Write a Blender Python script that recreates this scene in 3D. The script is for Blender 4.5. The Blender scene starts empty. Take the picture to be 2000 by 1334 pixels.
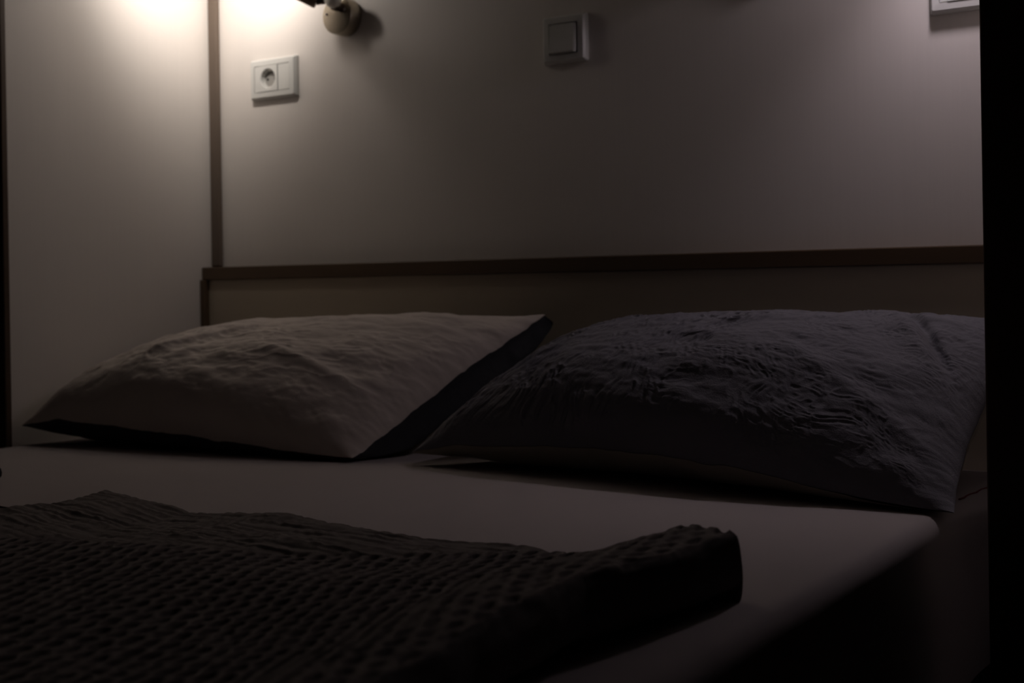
import bpy, bmesh, math
import numpy as np
from mathutils import Vector, Matrix

S = bpy.context.scene
C = S.collection
BED = 0.55                      # height of the mattress top above the floor
PI = math.pi

# ------------------------------------------------------------------ camera, world, lights, exposure
cam_d = bpy.data.cameras.new('camera')
cam = bpy.data.objects.new('camera', cam_d)
C.objects.link(cam)
YAW, ROLL = 0.5819, -0.0164
F = Vector((-math.sin(YAW), math.cos(YAW), 0))
R = Vector((math.cos(YAW), math.sin(YAW), 0))
U = R.cross(F)
R2 = math.cos(ROLL) * R + math.sin(ROLL) * U
U2 = -math.sin(ROLL) * R + math.cos(ROLL) * U
m = Matrix((R2, U2, -F)).transposed().to_4x4()
m.translation = Vector((1.888, -1.797, BED + 0.2569))
cam.matrix_world = m
cam_d.sensor_width = 36
cam_d.lens = 2494.2165 / 2000 * 36
cam_d.shift_y = -113.056 / 2000
cam_d.clip_start = 0.02
cam_d.dof.use_dof = True
cam_d.dof.focus_distance = 1.35
cam_d.dof.aperture_fstop = 7.0
S.camera = cam

S.view_settings.view_transform = 'Standard'
S.view_settings.look = 'None'
S.view_settings.gamma = 1
S.view_settings.use_curve_mapping = False
S.view_settings.exposure = 0.0

w = bpy.data.worlds.new('night')
S.world = w
w.use_nodes = True
w.node_tree.nodes['Background'].inputs[0].default_value = (0.6, 0.6, 0.8, 1)
w.node_tree.nodes['Background'].inputs[1].default_value = 0.0

LAMPS = {   # bulb position (height above the mattress), aim, power of the beam and of the scattered light, colour
    'left': dict(pos=(0.233, -0.215, 0.900), aim=(-0.690, 0.715, 0.07), beam=4.8, scatter=1.15, half=1.42, col=(1.0, 0.90, 0.82)),
    'right': dict(pos=(1.455, -0.085, 0.815), aim=(-0.100, -0.120, -0.98), beam=1.6, scatter=0.78, half=0.85, col=(1.0, 0.86, 0.95)),
}
for k, L in LAMPS.items():
    for typ, en in (('SPOT', L['beam']), ('POINT', L['scatter'])):
        ld = bpy.data.lights.new('reading_light', typ)
        ld.energy = en
        ld.color = L['col']
        ld.shadow_soft_size = 0.018
        if typ == 'SPOT':
            ld.spot_size = 2 * L['half']
            ld.spot_blend = 1.0
        lo = bpy.data.objects.new('reading_light', ld)
        C.objects.link(lo)
        p = Vector(L['pos'])
        lo.location = (p.x, p.y, p.z + BED)
        lo.rotation_euler = Vector(L['aim']).to_track_quat('-Z', 'Y').to_euler()

# ------------------------------------------------------------------ helpers
rng = np.random.RandomState(7)


def mat(name, col, rough=0.7, metal=0.0, noise=0.0, nscale=(20, 20, 20), bump=0.0, bscale=200.0, sheen=0.0, spec=0.5, emit=0.0):
    mt = bpy.data.materials.new(name)
    mt.use_nodes = True
    nt = mt.node_tree
    b = nt.nodes['Principled BSDF']
    b.inputs['Base Color'].default_value = (*col, 1)
    b.inputs['Roughness'].default_value = rough
    b.inputs['Metallic'].default_value = metal
    b.inputs['Specular IOR Level'].default_value = spec
    if sheen:
        b.inputs['Sheen Weight'].default_value = sheen
    if emit:
        b.inputs['Emission Color'].default_value = (1, 0.85, 0.65, 1)
        b.inputs['Emission Strength'].default_value = emit
    tc = nt.nodes.new('ShaderNodeTexCoord')
    if noise:
        mp = nt.nodes.new('ShaderNodeMapping')
        mp.inputs['Scale'].default_value = nscale
        nz = nt.nodes.new('ShaderNodeTexNoise')
        nz.inputs['Scale'].default_value = 1.0
        nz.inputs['Detail'].default_value = 5
        rp = nt.nodes.new('ShaderNodeMix')
        rp.data_type = 'RGBA'
        rp.inputs[6].default_value = (*[c * (1 - noise) for c in col], 1)
        rp.inputs[7].default_value = (*[min(1, c * (1 + noise)) for c in col], 1)
        nt.links.new(tc.outputs['Object'], mp.inputs[0])
        nt.links.new(mp.outputs[0], nz.inputs['Vector'])
        nt.links.new(nz.outputs['Fac'], rp.inputs[0])
        nt.links.new(rp.outputs[2], b.inputs['Base Color'])
    if bump:
        n2 = nt.nodes.new('ShaderNodeTexNoise')
        n2.inputs['Scale'].default_value = bscale
        n2.inputs['Detail'].default_value = 3
        bp = nt.nodes.new('ShaderNodeBump')
        bp.inputs['Strength'].default_value = bump
        bp.inputs['Distance'].default_value = 0.002
        nt.links.new(tc.outputs['Object'], n2.inputs['Vector'])
        nt.links.new(n2.outputs['Fac'], bp.inputs['Height'])
        nt.links.new(bp.outputs[0], b.inputs['Normal'])
    return mt


M = dict(
    laminate=mat('white_laminate', (0.74, 0.70, 0.66), 0.55, noise=0.03, nscale=(240, 240, 3), bump=0.04, bscale=300),
    board=mat('headboard_laminate', (0.46, 0.40, 0.31), 0.6, noise=0.04, nscale=(6, 30, 60)),
    wood=mat('dark_wood', (0.105, 0.066, 0.036), 0.5, noise=0.25, nscale=(4, 60, 60), bump=0.1),
    oak=mat('brown_trim_wood', (0.14, 0.105, 0.08), 0.55, noise=0.2, nscale=(60, 60, 3), bump=0.1),
    edge=mat('dark_edge_wood', (0.07, 0.04, 0.02), 0.5, noise=0.25, nscale=(60, 60, 3)),
    plastic=mat('white_plastic', (0.66, 0.665, 0.64), 0.28, noise=0.01),
    hole=mat('dark_plastic', (0.02, 0.02, 0.02), 0.5, noise=0.01),
    contact=mat('grey_plastic', (0.33, 0.32, 0.30), 0.4, noise=0.01),
    nickel=mat('brushed_nickel', (0.34, 0.30, 0.24), 0.36, metal=1.0, noise=0.05, nscale=(5, 5, 400)),
    nickel_dark=mat('dark_nickel', (0.16, 0.12, 0.09), 0.35, metal=0.8, noise=0.05),
    screw=mat('polished_steel', (0.9, 0.85, 0.8), 0.3, metal=0.6, noise=0.01),
    bulb=mat('frosted_bulb', (0.9, 0.88, 0.82), 0.4, noise=0.01, emit=6.0),
    sheet=mat('cotton_sheet', (0.41, 0.37, 0.365), 0.9, noise=0.03, nscale=(9, 9, 9), bump=0.12, bscale=900, spec=0.2),
    light_cloth=mat('light_pillow_cloth', (0.64, 0.575, 0.53), 0.92, noise=0.05, nscale=(30, 30, 30), bump=0.25, bscale=700, spec=0.2),
    shaded_dark_cloth=mat('shaded_dark_pillow_cloth', (0.050, 0.051, 0.058), 0.92, noise=0.06, nscale=(30, 30, 30), bump=0.35, bscale=600, spec=0.2),  # dark pillow cloth, darkened: right pillow's shadow on it is in the colour
    shaded_light_cloth=mat('shaded_pillow_cloth', (0.30, 0.27, 0.225), 0.92, noise=0.05, nscale=(30, 30, 30), bump=0.25, bscale=700, spec=0.2),  # light pillow cloth with the shade under the pillow put into its colour
    ball=mat('bright_nickel', (0.85, 0.82, 0.74), 0.35, metal=0.25, noise=0.02),
    dark_cloth=mat('dark_pillow_cloth', (0.17, 0.165, 0.185), 0.92, noise=0.06, nscale=(30, 30, 30), bump=0.35, bscale=600, spec=0.2),
    blanket=mat('waffle_cotton', (0.185, 0.165, 0.152), 0.95, noise=0.12, nscale=(50, 50, 50), bump=0.3, bscale=900, spec=0.15),
    mattress=mat('mattress_ticking', (0.4, 0.38, 0.36), 0.9, noise=0.05),
    floor=mat('floor_boards', (0.16, 0.10, 0.065), 0.45, noise=0.3, nscale=(40, 3, 3)),
    paint=mat('wall_paint', (0.22, 0.20, 0.19), 0.8, noise=0.02, bump=0.1),
    ceiling=mat('ceiling_paint', (0.3, 0.28, 0.27), 0.85, noise=0.02),
    red=mat('dark_red_cord', (0.16, 0.03, 0.03), 0.8, noise=0.2, nscale=(300, 300, 300)),
    black=mat('black_plastic', (0.012, 0.012, 0.012), 0.4, noise=0.05),
    metal_black=mat('black_metal', (0.02, 0.018, 0.016), 0.45, noise=0.05),
)


def link(name, me, mt, parent=None, smooth=False, kind=None):
    if mt is not None:
        me.materials.append(mt)
    if smooth:
        for p_ in me.polygons:
            p_.use_smooth = True
    o = bpy.data.objects.new(name, me)
    C.objects.link(o)
    if parent is not None:
        o.parent = parent
    if kind:
        o['kind'] = kind
    return o


def from_bm(name, bm, mt, parent=None, smooth=False, kind=None):
    me = bpy.data.meshes.new(name)
    bmesh.ops.recalc_face_normals(bm, faces=bm.faces)
    bm.to_mesh(me)
    bm.free()
    return link(name, me, mt, parent, smooth, kind)


def box_bm(x0, x1, y0, y1, z0, z1, bev=0.0, seg=2, bm=None):
    bm = bm or bmesh.new()
    r = bmesh.ops.create_cube(bm, size=1)
    for v in r['verts']:
        v.co = Vector(((x0 + x1) / 2 + v.co.x * (x1 - x0), (y0 + y1) / 2 + v.co.y * (y1 - y0), (z0 + z1) / 2 + v.co.z * (z1 - z0)))
    if bev:
        es = list({e for v in r['verts'] for e in v.link_edges})
        bmesh.ops.bevel(bm, geom=es, offset=bev, segments=seg, affect='EDGES', profile=0.5)
    return bm


def box(name, x0, x1, y0, y1, z0, z1, mt, parent=None, bev=0.0, seg=2, kind=None):
    return from_bm(name, box_bm(x0, x1, y0, y1, z0, z1, bev, seg), mt, parent, smooth=False, kind=kind)


def lathe(name, prof, mt, parent=None, n=40, mtx=None, smooth=True):
    """prof: (radius, height) pairs, revolved about local Z then moved by mtx"""
    bm = bmesh.new()
    rings = []
    for r_, h_ in prof:
        if r_ < 1e-6:
            rings.append([bm.verts.new((0, 0, h_))])
        else:
            rings.append([bm.verts.new((r_ * math.cos(2 * PI * i / n), r_ * math.sin(2 * PI * i / n), h_)) for i in range(n)])
    for a, b in zip(rings[:-1], rings[1:]):
        for i in range(n):
            j = (i + 1) % n
            if len(a) == 1 and len(b) > 1:
                bm.faces.new((a[0], b[i], b[j]))
            elif len(b) == 1 and len(a) > 1:
                bm.faces.new((a[i], a[j], b[0]))
            elif len(a) > 1:
                bm.faces.new((a[i], a[j], b[j], b[i]))
    if mtx is not None:
        bm.transform(mtx)
    o = from_bm(name, bm, mt, parent, smooth)
    if smooth:
        o.data.set_sharp_from_angle(angle=math.radians(35))
    return o


def tube(name, pts, rad, mt, parent=None, n=10):
    bm = bmesh.new()
    pts = [Vector(p_) for p_ in pts]
    rings = []
    for i, p_ in enumerate(pts):
        t = (pts[min(i + 1, len(pts) - 1)] - pts[max(i - 1, 0)]).normalized()
        a = t.orthogonal().normalized() if i == 0 else (prev - t * prev.dot(t)).normalized()
        prev = a
        b = t.cross(a)
        rings.append([bm.verts.new(p_ + rad * (math.cos(2 * PI * k / n) * a + math.sin(2 * PI * k / n) * b)) for k in range(n)])
    for a, b in zip(rings[:-1], rings[1:]):
        for k in range(n):
            bm.faces.new((a[k], a[(k + 1) % n], b[(k + 1) % n], b[k]))
    bm.faces.new(rings[0][::-1])
    bm.faces.new(rings[-1])
    return from_bm(name, bm, mt, parent, True)


def grid_mesh(name, P):
    """P: (ny, nx, 3) array of points -> quad mesh, fast"""
    ny, nx, _ = P.shape
    me = bpy.data.meshes.new(name)
    me.vertices.add(nx * ny)
    me.vertices.foreach_set('co', P.reshape(-1).astype(np.float32))
    i = np.arange(ny - 1)[:, None] * nx + np.arange(nx - 1)[None, :]
    q = np.stack([i, i + 1, i + nx + 1, i + nx], -1).reshape(-1, 4)
    nq = len(q)
    me.loops.add(nq * 4)
    me.loops.foreach_set('vertex_index', q.reshape(-1).astype(np.int32))
    me.polygons.add(nq)
    me.polygons.foreach_set('loop_start', (np.arange(nq) * 4).astype(np.int32))
    me.polygons.foreach_set('use_smooth', np.ones(nq, bool))
    me.update(calc_edges=True)
    me.validate()
    return me


def thing(name, label, cat, loc=(0, 0, 0), group=None):
    o = bpy.data.objects.new(name, None)
    o.empty_display_size = 0.05
    C.objects.link(o)
    o.location = loc
    o['label'] = label
    o['category'] = cat
    if group:
        o['group'] = group
    return o


def tag(o, label, cat, group=None):
    o['label'] = label
    o['category'] = cat
    if group:
        o['group'] = group
    return o


# numpy noise
LAT = rng.rand(256, 256)


def vn(x, y, seed=0):
    x = np.asarray(x, float) + seed * 17.31
    y = np.asarray(y, float) + seed * 9.77
    xi, yi = np.floor(x).astype(int), np.floor(y).astype(int)
    fx, fy = x - xi, y - yi
    fx = fx * fx * fx * (fx * (fx * 6 - 15) + 10)
    fy = fy * fy * fy * (fy * (fy * 6 - 15) + 10)
    g = lambda a, b: LAT[a % 256, b % 256]
    return (g(xi, yi) * (1 - fx) * (1 - fy) + g(xi + 1, yi) * fx * (1 - fy) + g(xi, yi + 1) * (1 - fx) * fy + g(xi + 1, yi + 1) * fx * fy) * 2 - 1


def fbm(x, y, seed=0, oct=4):
    s, a = 0, 1.0
    for k in range(oct):
        s = s + a * vn(x * 2 ** k, y * 2 ** k, seed + 3 * k)
        a *= 0.5
    return s


def sstep(a, b, x):
    t = np.clip((x - a) / (b - a), 0, 1)
    return t * t * (3 - 2 * t)


# ------------------------------------------------------------------ structure
WR = 1.5815          # inner face of the right partition
PDEP = 0.466         # depth of the side partitions
TOP = 2.35
def struct(o):
    o['kind'] = 'structure'
    return o

struct(box('floor', -1.6, 3.4, -4.2, 0.12, -0.08, 0.0, M['floor']))
struct(box('ceiling', -1.6, 3.4, -4.2, 0.12, TOP, TOP + 0.08, M['ceiling']))
struct(box('wall_back', -1.6, 3.4, 0.0, 0.12, 0.0, TOP, M['laminate']))
struct(box('wall_front', -1.6, 3.4, -4.2, -4.1, 0.0, TOP, M['paint']))
struct(box('wall_outer_left', -1.7, -1.6, -4.2, 0.12, 0.0, TOP, M['paint']))
struct(box('wall_outer_right', 3.4, 3.5, -4.2, 0.12, 0.0, TOP, M['paint']))
wl = struct(box('wall_left', -0.022, 0.0, -PDEP, 0.0, 0.0, TOP, M['laminate']))
box('edge_strip', -0.024, 0.0015, -PDEP - 0.012, -PDEP, 0.0, TOP, M['edge'], wl, bev=0.002)
wr = struct(box('wall_right', WR, WR + 0.045, -PDEP, 0.0, 0.0, TOP, M['laminate']))
box('edge_strip', WR, WR + 0.060, -PDEP - 0.012, -PDEP, 0.0, TOP, M['edge'], wr, bev=0.002)
box('outer_board', WR + 0.045, WR + 0.060, -PDEP, 0.0, 0.0, TOP, M['edge'], wr)
struct(box('trim_1', 0.0, 0.024, -0.010, 0.0, BED + 0.30, TOP, M['oak'], bev=0.0025))
struct(box('trim_2', WR - 0.030, WR, -0.010, 0.0, BED + 0.30, TOP, M['oak'], bev=0.0025))

# ------------------------------------------------------------------ headboard
hb = thing('headboard', 'low beige headboard with a dark brown wooden top rail behind the two pillows', 'headboard', (0.79, 0, 0.0))
def hbox(name, x0, x1, y0, y1, z0, z1, mt, bev=0.0):
    o = box(name, x0 - 0.79, x1 - 0.79, y0, y1, z0, z1, mt, hb, bev)
    return o
hbox('top_rail', 0.001, WR - 0.001, -0.0365, -0.0005, BED + 0.2735, BED + 0.2985, M['wood'], 0.002)
hbox('panel', 0.013, WR - 0.013, -0.030, -0.0005, 0.12, BED + 0.2735, M['board'], 0.001)
hbox('side_batten', 0.0005, 0.0125, -0.0415, -0.0005, 0.12, BED + 0.2735, M['wood'], 0.001)
hbox('side_batten', WR - 0.0125, WR - 0.0005, -0.0415, -0.0005, 0.12, BED + 0.2735, M['wood'], 0.001)

# ------------------------------------------------------------------ bed base, mattress, sheet
MW = 1.5185
bed = thing('bed_frame', 'dark wooden bed base carrying the mattress between the two partitions', 'bed', (MW / 2, -1.03, 0.0))
def bbox(name, x0, x1, y0, y1, z0, z1, mt, bev=0.004):
    return box(name, x0 - MW / 2, x1 - MW / 2, y0 + 1.03, y1 + 1.03, z0, z1, mt, bed, bev)
bbox('side_rail', MW + 0.002, MW + 0.027, -2.03, -0.045, 0.15, 0.318, M['wood'])
bbox('side_rail', 0.004, 0.026, -2.03, -0.045, 0.15, 0.318, M['wood'])
bbox('foot_rail', 0.004, MW + 0.027, -2.056, -2.031, 0.15, 0.318, M['wood'])
for k in range(14):
    bbox('slat', 0.027, MW + 0.001, -0.16 - k * 0.138, -0.08 - k * 0.138, 0.300, 0.318, M['oak'], 0.002)
for x in (0.03, MW - 0.05):
    for y in (-2.0, -0.13):
        bbox('leg', x, x + 0.05, y, y + 0.05, 0.0, 0.2995, M['wood'])

box_m = box('mattress', 0.012, MW - 0.012, -2.015, -0.05, 0.3185, BED - 0.012, M['mattress'], bev=0.03, seg=4)
tag(box_m, 'thick mattress under the fitted sheet, its side dark at lower right', 'mattress')

# fitted sheet: a shell over the mattress with rounded edges
def make_sheet():
    x0, x1, y0, y1 = 0.002, MW, -2.028, -0.043
    r = 0.019
    hz = 0.21
    def axis(a, b, n):
        core = np.linspace(a + r, b - r, n)
        ang = np.linspace(0, PI / 2, 9)[1:]
        down = np.linspace(0, 1, 12)[1:]
        lo = np.concatenate([(a + r - r * np.sin(ang)), np.full(11, a)])[::-1]
        hi = np.concatenate([(b - r + r * np.sin(ang)), np.full(11, b)])
        drop = np.concatenate([r - r * np.cos(ang), r + (hz - r) * down])
        return np.concatenate([lo, core, hi]), np.concatenate([drop[::-1], np.zeros(n), drop])
    X, dx = axis(x0, x1, 260)
    Y, dy = axis(y0, y1, 320)
    gx, gy = np.meshgrid(X, Y)
    gdx, gdy = np.meshgrid(dx, dy)
    drop = np.minimum(np.hypot(gdx, gdy), hz)
    z = -drop
    gdrop = drop
    z = z + 0.0012 * fbm(gx * 4, gy * 4, 3) * sstep(0.1, 0.0, drop)
    # slight waviness of the sides and a few soft tension folds
    wav = 0.0035 * np.sin(gy * 23 + 2 * np.sin(gy * 7)) * sstep(0.01, 0.1, drop)
    gx2 = gx + np.where(gx > 1, 1, -1) * wav
    # bunched corner next to the right partition
    bump = (gx > 1.4) * np.exp(-((gy + 0.21) / 0.09) ** 2)
    gx2 = gx2 + 0.018 * bump * sstep(0.0, 0.012, gdrop) * sstep(0.07, 0.02, gdrop)
    return np.stack([gx2, gy, z + BED], -1)
sh = link('fitted_sheet', grid_mesh('fitted_sheet', make_sheet()), M['sheet'])
tag(sh, 'pale fitted sheet stretched flat over the mattress under pillows and blanket', 'sheet')

# reddish seam on the sheet corner by the right partition
pts = [(1.507 + 0.0006 * k + 0.0012 * math.sin(k * 1.9), -0.290 + k * 0.016, BED + 0.0005 - 0.00035 * k) for k in range(11)]
tube('seam', pts, 0.0011, M['red'], sh)


# ------------------------------------------------------------------ pillows
def pillow_points(side, A, B, Cc, D, T, pull, spec, pullr=0.0, n=(300, 240)):
    """A front-left, B front-right, Cc back-right, D back-left; side +1 = upper cloth, -1 = lower cloth"""
    nu, nv = n
    u = np.sin(np.linspace(-1, 1, nu) * PI / 2 * 0.98) / math.sin(PI / 2 * 0.98)
    v = np.sin(np.linspace(-1, 1, nv) * PI / 2 * 0.98) / math.sin(PI / 2 * 0.98)
    u = 0.5 * u + 0.5 * np.linspace(-1, 1, nu)
    v = 0.5 * v + 0.5 * np.linspace(-1, 1, nv)
    gu, gv = np.meshgrid(u, v)
    uu = gu * (1 - (pull[0] + pullr * (gu > 0)) * (1 - gv ** 2) * np.abs(gu) ** 2)
    vv = gv * (1 - pull[1] * (1 - gu ** 2) * np.abs(gv) ** 2)
    s, t = (uu + 1) / 2, (vv + 1) / 2
    A, B, Cc, D = map(np.array, (A, B, Cc, D))
    P = ((1 - s) * (1 - t))[..., None] * A + (s * (1 - t))[..., None] * B + (s * t)[..., None] * Cc + ((1 - s) * t)[..., None] * D
    e1 = (B + Cc - A - D); e2 = (Cc + D - A - B)
    nrm = np.cross(e1, e2); nrm = nrm / np.linalg.norm(nrm)
    pv = np.where(gv < 0, spec['pf'], spec['pb'])
    prof = np.clip(1 - np.abs(gu) ** spec['pu'], 0, 1) ** spec['qu'] * np.clip(1 - np.abs(gv) ** pv, 0, 1) ** spec['qv']
    skew = 1 + spec.get('sk', 0) * gv + spec.get('sku', 0) * gu
    h = side * T * prof * skew
    h = h + spec['lift'](gu, gv) if 'lift' in spec else h
    h = h + side * spec['wr'](gu, gv) * np.clip(prof * 2.5, 0, 1) if side > 0 or spec.get('wb') else h
    edge = 0.004 * fbm(gu * 4, gv * 4, 11)
    P = P + nrm * (h + edge)[..., None]
    # front seam and side seams lifted off the sheet by the filling
    P[..., 2] += spec.get('fl', 0) * np.interp(gu, *spec.get('flu', ([-1, 0, 1], [0, 1, 0]))) * ((1 - gv) / 2) ** 2
    P[..., 2] += spec.get('ll', 0) * ((1 - gu) / 2) ** 3 * np.clip(1 - gv ** 2, 0, 1) + spec.get('rl', 0) * ((1 + gu) / 2) ** 3 * np.clip(1 - gv ** 2, 0, 1)
    if side < 0 and spec.get('out'):
        g = np.exp(-((gu - 0.86) / 0.13) ** 2) * np.clip(1 - gu ** 12, 0, 1) * (0.75 + 0.25 * gv)
        P[..., 0] += spec['out'] * g
        P[..., 2] -= 0.010 * g
    # rests on the sheet and leans on the headboard
    zmin = 0.0025
    P[..., 2] = np.where(P[..., 2] < zmin + 0.012, zmin + 0.012 * np.exp(np.clip((P[..., 2] - zmin - 0.012) / 0.012, -8, 0)) * 1.0, P[..., 2])
    ymax = -0.0445
    P[..., 1] = np.where(P[..., 1] > ymax, ymax, P[..., 1])
    P[..., 0] = np.minimum(P[..., 0], WR - 0.004)
    if side < 0:
        P[..., 2] = P[..., 2] - 0.0006
    return P


def wr_light(u, v):
    x, y = u * 0.36, v * 0.25
    w_ = fbm(x * 9, y * 9, 2, 3)
    cr = 1 - np.abs(vn(x * 14 + 0.8 * w_, y * 26 - x * 8 + w_, 5))
    fine = vn(x * 60 + w_ * 2, y * 110 + w_ * 3, 8)
    band = np.exp(-((v + 0.15) / 0.5) ** 2)
    c1 = np.exp(-(((u + 0.25) - 0.35 * (v + 0.3)) / 0.035) ** 2) * sstep(-0.75, -0.4, v) * sstep(0.25, 0.0, v)
    c2 = np.exp(-(((v + 0.42) + 0.3 * (u - 0.5)) / 0.05) ** 2) * sstep(0.1, 0.35, u) * sstep(0.95, 0.7, u)
    return 0.0020 * w_ + 0.0018 * cr ** 3 * band + 0.0007 * fine * band + 0.006 * c1 + 0.005 * c2 - 0.004 * np.exp(-(((u + 0.15) - 0.35 * (v + 0.3)) / 0.05) ** 2) * band


def wr_dark(u, v):
    x, y = u * 0.38, v * 0.26
    w1 = fbm(x * 6, y * 6, 4, 2)
    w2 = fbm(x * 16, y * 16, 9, 2)
    # seersucker: ripples running up the pillow on the left, across it on the right
    k = sstep(0.1, 0.5, u + 0.2 * w1 - 0.2 * (v - 0.2))
    a = 1 - np.abs(vn(x * 170 + 2.2 * w2 + 3 * w1, y * 34 + 1.6 * w2, 6)) * 1.6
    b = 1 - np.abs(vn(x * 80 + 1.6 * w2, y * 170 + 25 * x + 2.2 * w2, 7)) * 1.6
    rip = a * (1 - k) * 2.3 + b * k * 0.8 + 0.5 * a * k
    fold = -np.exp(-((u + 0.44 * v - 0.885) / 0.030) ** 2) * sstep(-0.1, 0.2, v) * sstep(0.95, 0.7, v)
    fold2 = np.exp(-((u + 0.44 * v - 0.82) / 0.05) ** 2) * sstep(-0.1, 0.2, v) * sstep(0.8, 0.5, v)
    dip = -np.exp(-((u + 0.28) / 0.22) ** 2 - ((v - 0.75) / 0.5) ** 2)
    big = np.exp(-(((v + 0.25) + 0.9 * (u - 0.45)) / 0.07) ** 2) * sstep(0.2, 0.4, u)
    return 0.0035 * w1 + 0.0017 * rip * (0.55 + 0.45 * vn(x * 12, y * 12, 13)) + 0.012 * fold + 0.008 * fold2 + 0.006 * dip + 0.004 * big


PL = dict(A=(0.006, -0.452, 0.024), B=(0.672, -0.378, 0.004), Cc=(0.812, -0.065, 0.205), D=(0.105, -0.065, 0.150), T=0.100, pull=(0.03, 0.03),
          spec=dict(pu=2.5, pf=2.8, pb=2.4, qu=0.62, qv=0.56, sk=-0.28, sku=-0.10, wr=wr_light, fl=0.022, flu=([-1, -0.75, -0.3, 0.3, 1], [0.3, 1, 0.7, 0.3, 0]), ll=0.0, out=0.075))
PR = dict(A=(0.752, -0.345, 0.012), B=(1.532, -0.410, 0.001), Cc=(1.570, -0.065, 0.200), D=(0.90, -0.065, 0.180), T=0.100, pull=(0.05, 0.03), pullr=0.025,
          spec=dict(pu=2.6, pf=2.1, pb=2.3, qu=0.60, qv=0.60, sk=-0.22, sku=-0.12, wr=wr_dark, fl=0.034, flu=([-1, -0.8, -0.2, 0.3, 0.7, 1], [0.1, 0.6, 1, 0.8, 0.3, 0]), ll=0.0, rl=0.0, out=0.015))


def make_pillow(name, label, spec, top_mat, bot_mat, top_label, bot_label):
    t = thing(name, label, 'pillow', (0, 0, BED))
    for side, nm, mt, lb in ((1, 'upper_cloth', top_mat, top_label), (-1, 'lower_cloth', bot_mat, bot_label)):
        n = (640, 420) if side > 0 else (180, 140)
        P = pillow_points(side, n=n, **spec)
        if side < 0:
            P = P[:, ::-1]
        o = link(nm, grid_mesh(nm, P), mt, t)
        o['label'] = lb
    # stitched seam round the edge
    return t


make_pillow('pillow', 'left pillow with the pale beige side up, beside the left partition', PL, M['light_cloth'], M['shaded_dark_cloth'], 'pale beige upper cloth', 'dark blue-grey underside, colour deepened for the shade there')
make_pillow('pillow', 'right pillow with the crinkled dark grey side up, beside the dark right partition', PR, M['dark_cloth'], M['shaded_light_cloth'], 'crinkled dark grey upper cloth', 'plain beige underside, colour darkened as in shade')


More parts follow.
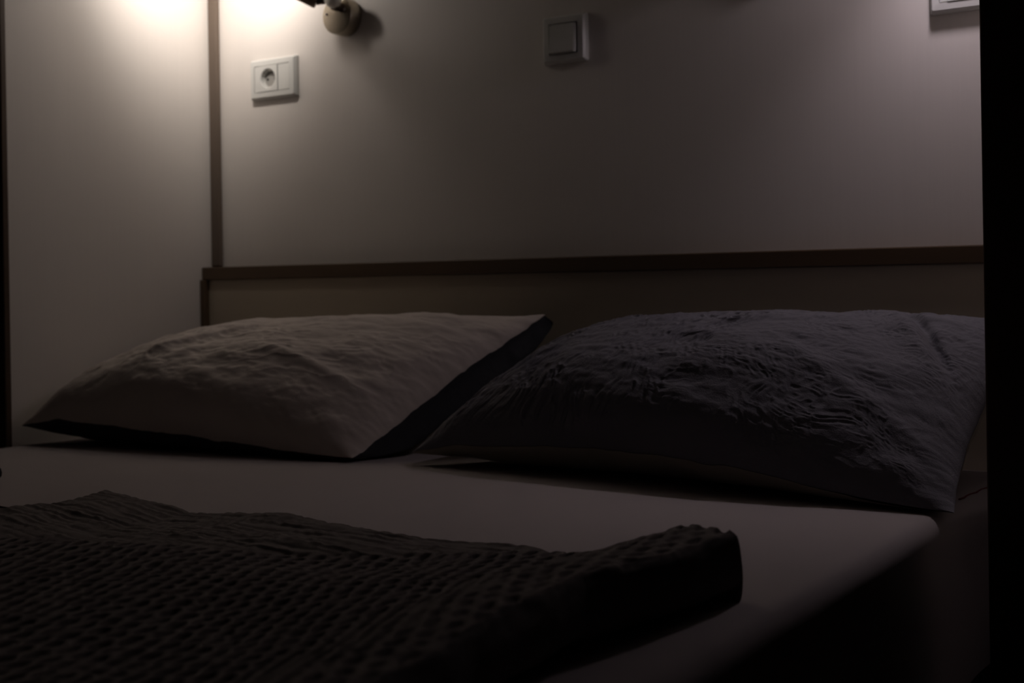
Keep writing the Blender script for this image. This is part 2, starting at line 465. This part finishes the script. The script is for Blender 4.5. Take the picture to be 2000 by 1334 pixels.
# ------------------------------------------------------------------ blanket
def make_blanket():
    XE, YE = 1.478, -0.868
    rx = 0.006
    xs = np.concatenate([np.linspace(0.25, 0.62, 60)[:-1], np.linspace(0.62, XE, 520)])
    ys = np.concatenate([np.linspace(YE, -1.52, 400), np.linspace(-1.52, -1.80, 60)[1:]])
    na = 18
    ang = np.linspace(0, PI, na + 1)[1:]
    X = np.concatenate([xs, np.full(na, XE)])
    AX = np.concatenate([np.zeros(len(xs)), ang])
    Y = np.concatenate([np.full(na, YE), ys])
    AY = np.concatenate([ang[::-1], np.zeros(len(ys))])
    gx, gy = np.meshgrid(X, Y)
    ax, ay = np.meshgrid(AX, AY)
    # outline wander
    ye_off = 0.010 * np.sin(gx * 9 + 1) + 0.006 * np.exp(-((gx - 0.72) / 0.06) ** 2) + 0.006 * fbm(gx * 5, gx * 0 + 0.5, 6) - 0.02 * np.exp(-((gx - 1.15) / 0.15) ** 2)
    near_y = sstep(-1.25, -0.87, gy)
    xe_off = np.interp(gy, [-1.8, -1.4, -1.3, -1.2, -1.1, -1.045, -0.95, -0.868], [0.01, -0.012, -0.016, -0.028, -0.038, -0.042, -0.022, -0.009]) + 0.003 * fbm(gy * 9, gy * 0 + 0.7, 12)
    near_x = sstep(1.1, 1.47, gx)
    x = gx + xe_off * near_x
    y = gy + ye_off * near_y
    # height of the folded blanket
    h = np.interp(gx, [0.2, 0.5, 0.60, 0.67, 0.72, 0.77, 0.86, 1.0, 1.1, 1.2, 1.3, 1.36, 1.405, 1.44, 1.5], [0.004, 0.002, 0.004, 0.014, 0.033, 0.030, 0.021, 0.034, 0.037, 0.032, 0.031, 0.027, 0.038, 0.056, 0.060])
    h2 = 0.036 + 0.020 * sstep(1.36, 1.45, gx) + 0.004 * fbm(gx * 5, gy * 5, 21, 2) - 0.010 * np.exp(-((gx - 1.2) / 0.1) ** 2 - ((gy + 0.98) / 0.08) ** 2)
    # upper layer begins along this slanting line
    line = np.interp(gx, [0.2, 0.75, 0.95, 1.2, 1.30, 1.5], [-1.12, -1.10, -1.07, -0.955, -0.90, -0.86])
    k = sstep(0.010, -0.010, gy - line)
    back = h + 0.004 * fbm(gx * 8, gy * 14, 31, 3)
    H = back * (1 - k) + np.maximum(h2, 0.030) * k
    H = H * (1 - 0.25 * sstep(-1.0, -1.5, gy) * sstep(1.3, 0.7, gx))
    # waffle pits on the upper layer, flatter ribs behind
    wx = gx + 0.0025 * vn(gx * 14, gy * 14, 41)
    wy = gy + 0.004 * vn(gx * 14, gy * 14, 43)
    c, s_ = math.cos(0.03), math.sin(0.03)
    px = (wx * c + wy * s_) / 0.0160
    py = (-wx * s_ + wy * c) / 0.0390
    pit = sstep(0.55, 1.7, np.cos(2 * PI * px) + np.cos(2 * PI * py)) + sstep(0.55, 1.7, np.cos(2 * PI * (px + 0.5)) + np.cos(2 * PI * (py + 0.5)))
    var = 0.75 + 0.5 * vn(gx * 70, gy * 70, 44)
    H = H - 0.0078 * pit * (k * 0.92 + 0.08) * var * (0.45 + 0.55 * sstep(0, 0.05, XE + xe_off - gx)) * (ax == 0)
    H = H + (1 - k) * 0.0012 * vn(gx * 18, gy * 220, 45)
    H = H + 0.0008 * fbm(gx * 90, gy * 90, 46, 2)
    cz = (0.5 + 0.5 * np.sign(np.cos(ax)) * np.abs(np.cos(ax)) ** 0.6) * (0.5 + 0.5 * np.cos(ay))
    z = H * cz
    x = x + rx * np.clip(np.sin(ax), 0, 1) ** 0.6 - 0.022 * sstep(1.4, 3.1, ax) + 0.003 * np.sin(ax)
    y = y + 0.009 * np.sin(ay)
    x = x + (ax > 0) * 0.0015 * fbm(gy * 30, ax * 2, 51, 2)
    z = np.maximum(z, 0.0015)
    return np.stack([x, y, z + BED], -1)


bl = link('blanket', grid_mesh('blanket', make_blanket()), M['blanket'])
tag(bl, 'dark grey-brown waffle blanket folded across the foot half of the bed', 'blanket')

# ------------------------------------------------------------------ wall devices
def plate(o, W, H, depth=0.0115):
    """thick frame with soft bevelled edge and an opening for the insert; local origin at plate centre on the wall"""
    bm = bmesh.new()
    prof = [(0.0, 0.0), (0.0, 0.004), (0.0012, 0.0075), (0.0042, depth), (0.0135, depth + 0.0006), (0.0135, 0.003)]
    rings = []
    for inset, d in prof:
        w2, h2 = W / 2 - inset, H / 2 - inset
        rc = max(0.003 - inset * 0.2, 0.0015)
        ring = []
        for (sx, sy, a0) in ((1, 1, 0), (-1, 1, 90), (-1, -1, 180), (1, -1, 270)):
            for q in range(4):
                a = math.radians(a0 + q * 30)
                ring.append(bm.verts.new((sx * (w2 - rc) + rc * math.cos(a), -d, sy * (h2 - rc) + rc * math.sin(a))))
        rings.append(ring)
    for a, b in zip(rings[:-1], rings[1:]):
        n = len(a)
        for i in range(n):
            bm.faces.new((a[i], a[(i + 1) % n], b[(i + 1) % n], b[i]))
    return from_bm('cover_plate', bm, M['plastic'], o)


def rot_y():    # local Z of a lathe turned to point out of the wall (-Y)
    return Matrix.Rotation(PI / 2, 4, 'X')


def socket(loc, label):
    t = thing('wall_socket', label, 'socket', loc)
    W, H = 0.119, 0.078
    plate(t, W, H)
    # square socket insert, left of centre, with a round well
    bm = bmesh.new()
    cx, s = -0.0095, 0.0245
    n = 32
    outer, rim, well, floor_ = [], [], [], []
    for i in range(n):
        a = 2 * PI * i / n
        ca, sa = math.cos(a), math.sin(a)
        kq = s / max(abs(ca), abs(sa))
        outer.append(bm.verts.new((cx + kq * ca, -0.0130, kq * sa)))
        rim.append(bm.verts.new((cx + 0.0195 * ca, -0.0130, 0.0195 * sa)))
        well.append(bm.verts.new((cx + 0.0182 * ca, -0.0122, 0.0182 * sa)))
        floor_.append(bm.verts.new((cx + 0.0165 * ca, -0.0012, 0.0165 * sa)))
    base = []
    for i in range(n):
        base.append(bm.verts.new((outer[i].co.x, -0.001, outer[i].co.z)))
    for a, b in ((base, outer), (outer, rim), (rim, well), (well, floor_)):
        for i in range(n):
            bm.faces.new((a[i], a[(i + 1) % n], b[(i + 1) % n], b[i]))
    from_bm('socket_insert', bm, M['plastic'], t)
    mw = Matrix.Translation((cx, -0.001, 0)) @ rot_y()
    w_ = lathe('socket_well', [(0.0, 0.0012), (0.0166, 0.0012), (0.0166, 0.0006), (0, 0.0006)], M['contact'], t, 32, mw, smooth=False)
    w_['label'] = 'shaded grey bottom of the round well'
    for dx in (-0.0095, 0.0095):
        lathe('pin_hole', [(0.0, 0.0016), (0.0026, 0.0016), (0.0026, 0.0012), (0, 0.0012)], M['hole'], t, 16,
              Matrix.Translation((cx + dx, -0.0012, 0)) @ rot_y(), smooth=False)
    for sz in (-1, 1):
        box('earth_contact', cx - 0.0022, cx + 0.0022, -0.0075, -0.002, sz * 0.0157 - 0.0009, sz * 0.0157 + 0.0009, M['screw'], t)
    box('blank_insert', cx + s + 0.0008, W / 2 - 0.0142, -0.0115, -0.001, -s, s, M['plastic'], t, bev=0.0008)
    box('blank_insert', -W / 2 + 0.0142, cx - s - 0.0008, -0.0115, -0.001, -s, s, M['plastic'], t, bev=0.0008)
    return t


PZ = BED + 0.6565
socket((0.173, 0, PZ), 'white wall socket with one round outlet under the left wall lamp')
socket((1.4665, 0, PZ), 'white wall plate cut off by the frame beside the dark right partition')

sw = thing('light_switch', 'small square white rocker switch in the middle of the head wall', 'switch', (0.8205, 0, PZ - 0.002))
plate(sw, 0.082, 0.078, 0.0115)
bm = bmesh.new()
# rocker: slightly tilted pad
vs = [bm.verts.new(c_) for c_ in [(-0.0245, -0.001, -0.0245), (0.0245, -0.001, -0.0245), (0.0245, -0.001, 0.0245), (-0.0245, -0.001, 0.0245),
                                  (-0.0238, -0.0185, -0.0238), (0.0238, -0.0185, -0.0238), (0.0238, -0.0150, 0.0238), (-0.0238, -0.0150, 0.0238)]]
for f_ in ((0, 1, 5, 4), (1, 2, 6, 5), (2, 3, 7, 6), (3, 0, 4, 7), (4, 5, 6, 7), (3, 2, 1, 0)):
    bm.faces.new([vs[i] for i in f_])
bmesh.ops.bevel(bm, geom=list(bm.edges), offset=0.0014, segments=2, affect='EDGES')
from_bm('rocker', bm, M['plastic'], sw)


# ------------------------------------------------------------------ wall lamps
def wall_lamp(side, sg):
    L = LAMPS[side]
    bulb = Vector(L['pos'])
    bx = 0.353 if sg > 0 else WR - 0.353
    base = Vector((bx, 0, 0.750))
    lab = {'left': 'round brushed nickel wall lamp above the socket, lit warm, cut off by the top edge',
           'right': 'brushed nickel wall lamp above the right plate, just above the top edge'}[side]
    t = thing('wall_lamp', lab, 'lamp', (base.x, 0, base.z + BED))
    my = rot_y()
    r, d = 0.0345, 0.030
    lathe('wall_mount', [(0, 0), (r, 0), (r, d - 0.003), (r - 0.0012, d - 0.0008), (r - 0.004, d), (0.0, d + 0.0005)], M['nickel'], t, 56, my)
    for (sx, sz) in ((-0.024, 0.004), (0.020, 0.008)):
        lathe('screw', [(0, d), (0.0026, d), (0.0026, d + 0.0012), (0.0015, d + 0.002), (0, d + 0.002)], M['screw'], t, 14,
              Matrix.Translation((sx, 0, sz)) @ my)
    J = Vector((0.0115 * sg, -0.052, 0.0225))
    lathe('swivel_neck', [(0, 0), (0.0085, 0), (0.0085, 0.020), (0.0, 0.020)], M['nickel_dark'], t, 24,
          Matrix.Translation((J.x, -d, 0.012)) @ my)
    prof = [(0.0160 * math.sin(PI * i / 14), -0.0160 * math.cos(PI * i / 14)) for i in range(15)]
    lathe('swivel_ball', [(max(a, 0), b) for a, b in prof], M['ball'], t, 28, Matrix.Translation(J))
    aim = Vector(L['aim']).normalized()
    back = bulb - base - aim * 0.072
    hm = Matrix.Translation(back) @ aim.to_track_quat('Z', 'Y').to_matrix().to_4x4()
    s0 = J + Vector((-0.026 * sg, -0.014, -0.003))
    s1 = s0 + Vector((-0.045 * sg, -0.035, 0.028))
    tube('arm', [J, J.lerp(s0, 0.6), s0], 0.006, M['nickel_dark'], t, 14)
    tube('arm_sleeve', [s0, s0.lerp(s1, 0.5), s1], 0.0125, M['nickel_dark'], t, 24)
    tube('arm', [s1, s1.lerp(back, 0.5), back], 0.006, M['nickel_dark'], t, 14)
    lathe('lamp_shade', [(0.0, -0.004), (0.010, -0.004), (0.016, 0.0), (0.023, 0.010), (0.0265, 0.026), (0.0275, 0.068), (0.0265, 0.068), (0.0255, 0.026), (0.014, 0.002), (0, 0.001)],
          M['nickel'], t, 48, hm)
    lathe('bulb', [(0, 0.004), (0.008, 0.004), (0.010, 0.014), (0.015, 0.026), (0.0165, 0.034), (0.013, 0.042), (0.0, 0.046)], M['bulb'], t, 28, hm)
    return t


wall_lamp('left', 1)
wall_lamp('right', -1)

# ------------------------------------------------------------------ small thing at the left edge of the picture
tg = thing('cord_toggle', 'tiny black cord toggle with a dark red cord at the left picture edge', 'toggle', (0.335, -0.728, BED))
lathe('toggle', [(0, 0.0012), (0.004, 0.0015), (0.0072, 0.005), (0.0078, 0.010), (0.0062, 0.0155), (0.003, 0.018), (0, 0.0185)], M['black'], tg, 20)
tube('cord', [(0.000, -0.003, 0.006), (0.006, -0.020, 0.002), (0.010, -0.036, 0.0018), (0.020, -0.050, 0.0018), (0.022, -0.075, 0.0018), (0.008, -0.1, 0.0018)], 0.0013, M['red'], tg)
